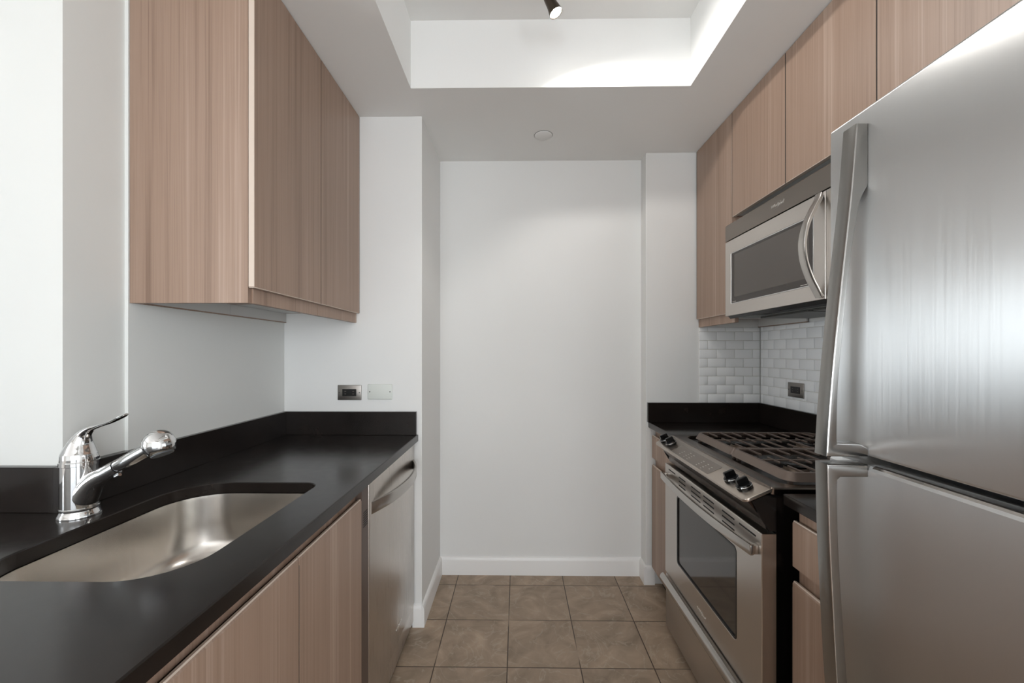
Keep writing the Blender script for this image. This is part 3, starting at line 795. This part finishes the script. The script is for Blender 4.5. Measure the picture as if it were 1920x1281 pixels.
# bowed wedge handles: outline in XZ, extruded over Y
HY0, HY1 = 0.739, 0.771
front = smooth_path([(0.600, 1.7145, 0), (0.590, 1.590, 0), (0.5745, 1.446, 0), (0.561, 1.312, 0), (0.552, 1.200, 0), (0.5475, 1.1245, 0)], 6)
back = smooth_path([(0.5665, 1.148, 0), (0.5655, 1.165, 0), (0.567, 1.24, 0), (0.5725, 1.31, 0), (0.586, 1.446, 0), (0.600, 1.545, 0), (0.6075, 1.580, 0), (0.6200, 1.605, 0)], 6)
pts = [(p[0], p[1]) for p in front] + [(0.6200, 1.1245), (0.6200, 1.139), (0.606, 1.1475)] + [(p[0], p[1]) for p in back] + [(0.6200, 1.7145)]
link('handle', MB().prism(pts, 'Y', HY0, HY1, 0.0022, 3), M_fhandle, fd)
front = smooth_path([(0.5485, 1.1105, 0), (0.5500, 1.04, 0), (0.5520, 0.97, 0), (0.557, 0.866, 0), (0.565, 0.7185, 0), (0.578, 0.58, 0), (0.592, 0.46, 0), (0.602, 0.38, 0)], 6)
back = smooth_path([(0.620, 0.475, 0), (0.608, 0.51, 0), (0.596, 0.60, 0), (0.584, 0.72, 0), (0.574, 0.86, 0), (0.568, 0.97, 0), (0.566, 1.05, 0), (0.5665, 1.083, 0)], 6)
pts = [(p[0], p[1]) for p in front] + [(0.620, 0.38)] + [(p[0], p[1]) for p in back] + [(0.572, 1.0885), (0.620, 1.0885), (0.620, 1.1105)]
link('handle', MB().prism(pts, 'Y', HY0, HY1, 0.0022, 3), M_fhandle, rd)
link('hinge_cover', MB().box(0.64, 0.73, QY0+0.01, QY0+0.09, 1.7455, 1.765, 0.003), M_darksteel, t)

# ------------------------------------------------------------------ outlets
def plate(axis, a, sgn, c, zc, w, h, m, label, cat, name, insert=True):
    """a = wall coordinate; sgn = direction out of the wall"""
    loc = (c, a, zc) if axis == 'Y' else (a, c, zc)
    root = thing(name, loc, label, cat)
    def bx(mb, p0, p1, q0, q1, d0, d1, bev=0, seg=2):
        if axis == 'Y': mb.box(p0, p1, a+sgn*d0, a+sgn*d1, q0, q1, bev, seg)
        else: mb.box(a+sgn*d0, a+sgn*d1, p0, p1, q0, q1, bev, seg)
        return mb
    link('cover_plate', bx(MB(), c-w/2, c+w/2, zc-h/2, zc+h/2, 0.0002, 0.006, 0.0035 if not insert else 0.002, 3), m, root, 40)
    if insert:
        link('receptacle', bx(MB(), c-0.034, c+0.034, zc-0.0165, zc+0.0165, 0.004, 0.0075, 0.001), M_blackp, root, 0)
        for q in (-0.019, 0.019):
            for z in (-0.006, 0.006): link('slot', bx(MB(), c+q-0.004, c+q+0.004, zc+z-0.001, zc+z+0.001, 0.0073, 0.0077), M_display, root, 0)
    for q in (-0.0485, 0.0485):
        sc = MB()
        if axis == 'Y': sc.lathe([(0.003, 0.0058), (0.0028, 0.0066), (0, 0.0068)], (c+q, a, zc), (0, sgn, 0), n=12)
        else: sc.lathe([(0.003, 0.0058), (0.0028, 0.0066), (0, 0.0068)], (a, c+q, zc), (sgn, 0, 0), n=12)
        link('screw', sc, M_darksteel, root)
M_platesteel = steel('plate_steel', (150, 145, 140), 0.3, (3, 3, 300), 0.2, 0, 0.02, False)
plate('Y', YL, -1, -0.8045, 1.118, 0.114, 0.072, M_platesteel, 'steel-plated black electrical outlet above the left worktop', 'outlet', 'wall_outlet')
plate('Y', YL, -1, -0.6580, 1.122, 0.118, 0.074, M_plastic, 'blank white cover plate beside the left outlet', 'cover plate', 'blank_wall_plate', False)
plate('X', XR-0.0070, -1, 2.046, 1.126, 0.114, 0.072, M_platesteel, 'steel-plated outlet on the white tiles behind the range', 'outlet', 'wall_outlet')

# ------------------------------------------------------------------ ceiling fittings
t = link('sprinkler_cover', MB().lathe([(0.046, 0.0), (0.046, -0.003), (0.044, -0.0045), (0, -0.005)], (0.136, 2.159, ZC), n=48), M_ceil, None, 40)
tag(t, 'round white concealed sprinkler cover flush on the lowered ceiling', 'sprinkler')
link('shadow_ring', MB().lathe([(0.048, 0.0), (0.048, -0.001)], (0.136, 2.159, ZC-0.0001), n=48), M_darksteel, t)
t = thing('track_light', (0.10, 0.6, ZC2), 'dark metal track light in the ceiling tray with one lit lamp head in view', 'light')
link('track', MB().box(0.082, 0.118, -0.6, 1.60, ZC2-0.022, ZC2-0.0005, 0.002), mat('bronze_track', (70, 62, 54), 0.35, 0.7), t, 0)
M_head = mat('bronze_lamp_head', (84, 74, 64), 0.3, 0.8)
def head(pos, aim, lit=True):
    p = Vector(pos); a = Vector(aim).normalized()
    h = link('lamp_head', MB().lathe([(0.010, -0.085), (0.017, -0.080), (0.019, -0.060), (0.0205, -0.030), (0.025, -0.002), (0.0245, 0.002), (0.022, 0.0)], p, a, n=32, cap1=False), M_head, t, 40)
    top = p - a*0.05
    link('stem', MB().tube([tuple(top), (0.10+(top.x-0.10)*0.5, top.y, (top.z+ZC2-0.02)/2+0.03), (0.10, top.y, ZC2-0.02)], 0.005, 12), M_head, h)
    link('lens', MB().lathe([(0.0215, -0.004), (0.0215, 0.0), (0.016, 0.003), (0, 0.004)], p, a, n=32), M_lamp if lit else M_chrome, h, 60)
    return p + a*0.02, a
LH = [head((0.143, 1.535, 2.568), (0.42, -0.04, -0.90)), head((0.12, 0.80, 2.60), (0.3, 0.1, -0.95), False), head((0.12, 0.0, 2.60), (0.2, -0.2, -0.95), False)]

# ------------------------------------------------------------------ light
def spot(p, a, power, ang, blend, col=(1.0, 0.965, 0.93), r=0.02):
    l = bpy.data.lights.new('lamp', 'SPOT'); l.energy = power; l.spot_size = math.radians(ang); l.spot_blend = blend
    l.color = col; l.shadow_soft_size = r
    o = bpy.data.objects.new('lamp_light', l); COL.objects.link(o)
    o.location = p; o.rotation_euler = Vector(a).to_track_quat('-Z', 'Y').to_euler()
    return o
def point(p, power, col=(1.0, 0.965, 0.93), r=0.02):
    l = bpy.data.lights.new('lamp', 'POINT'); l.energy = power; l.color = col; l.shadow_soft_size = r
    o = bpy.data.objects.new('lamp_light', l); COL.objects.link(o); o.location = p
    return o
def area(p, rot, sx, sy, power, col):
    l = bpy.data.lights.new('daylight', 'AREA'); l.shape = 'RECTANGLE'; l.size = sx; l.size_y = sy
    l.energy = power; l.color = col
    o = bpy.data.objects.new('window_daylight', l); COL.objects.link(o)
    o.location = p; o.rotation_euler = rot
    return o
spot(LH[0][0], LH[0][1], 5.0, 154, 0.35, r=0.022)
point(LH[0][0], 0.05)
# daylight through the two windows, then fill through the added east one
area((RX0-0.2, (WW[0]+WW[1])/2, 1.25), (0, math.radians(-90), 0), 1.6, 2.5, 96, (0.88, 0.95, 1.0))
area(((WR[0]+WR[1])/2, RY0-0.2, 1.28), (math.radians(90), 0, 0), 2.5, 1.85, 25, (0.97, 0.99, 1.0))
area((XR+0.25, (WE[0]+WE[1])/2, 1.35), (0, math.radians(90), 0), 1.7, 1.9, 43, (0.97, 0.98, 1.0))
w = bpy.data.worlds.new('World'); S.world = w; w.use_nodes = True
w.node_tree.nodes['Background'].inputs[0].default_value = (0.75, 0.87, 1.0, 1)
w.node_tree.nodes['Background'].inputs[1].default_value = 1.0

# ------------------------------------------------------------------ camera
cam = bpy.data.cameras.new('camera'); cam.sensor_width = 36; cam.lens = 776/1920*36
cam.clip_start = 0.02
co = bpy.data.objects.new('camera', cam); COL.objects.link(co)
co.location = (0, 0, 1.308)
co.rotation_euler = (math.radians(90), 0, math.atan(10/776))
cam.shift_y = 21.5/1920
S.camera = co

S.view_settings.view_transform = 'Standard'; S.view_settings.look = 'None'
S.view_settings.exposure = 1.33; S.view_settings.gamma = 1.0
S.view_settings.use_curve_mapping = False
S.cycles.use_denoising = True
S.cycles.max_bounces = 10; S.cycles.diffuse_bounces = 6; S.cycles.glossy_bounces = 5
S.cycles.sample_clamp_indirect = 6
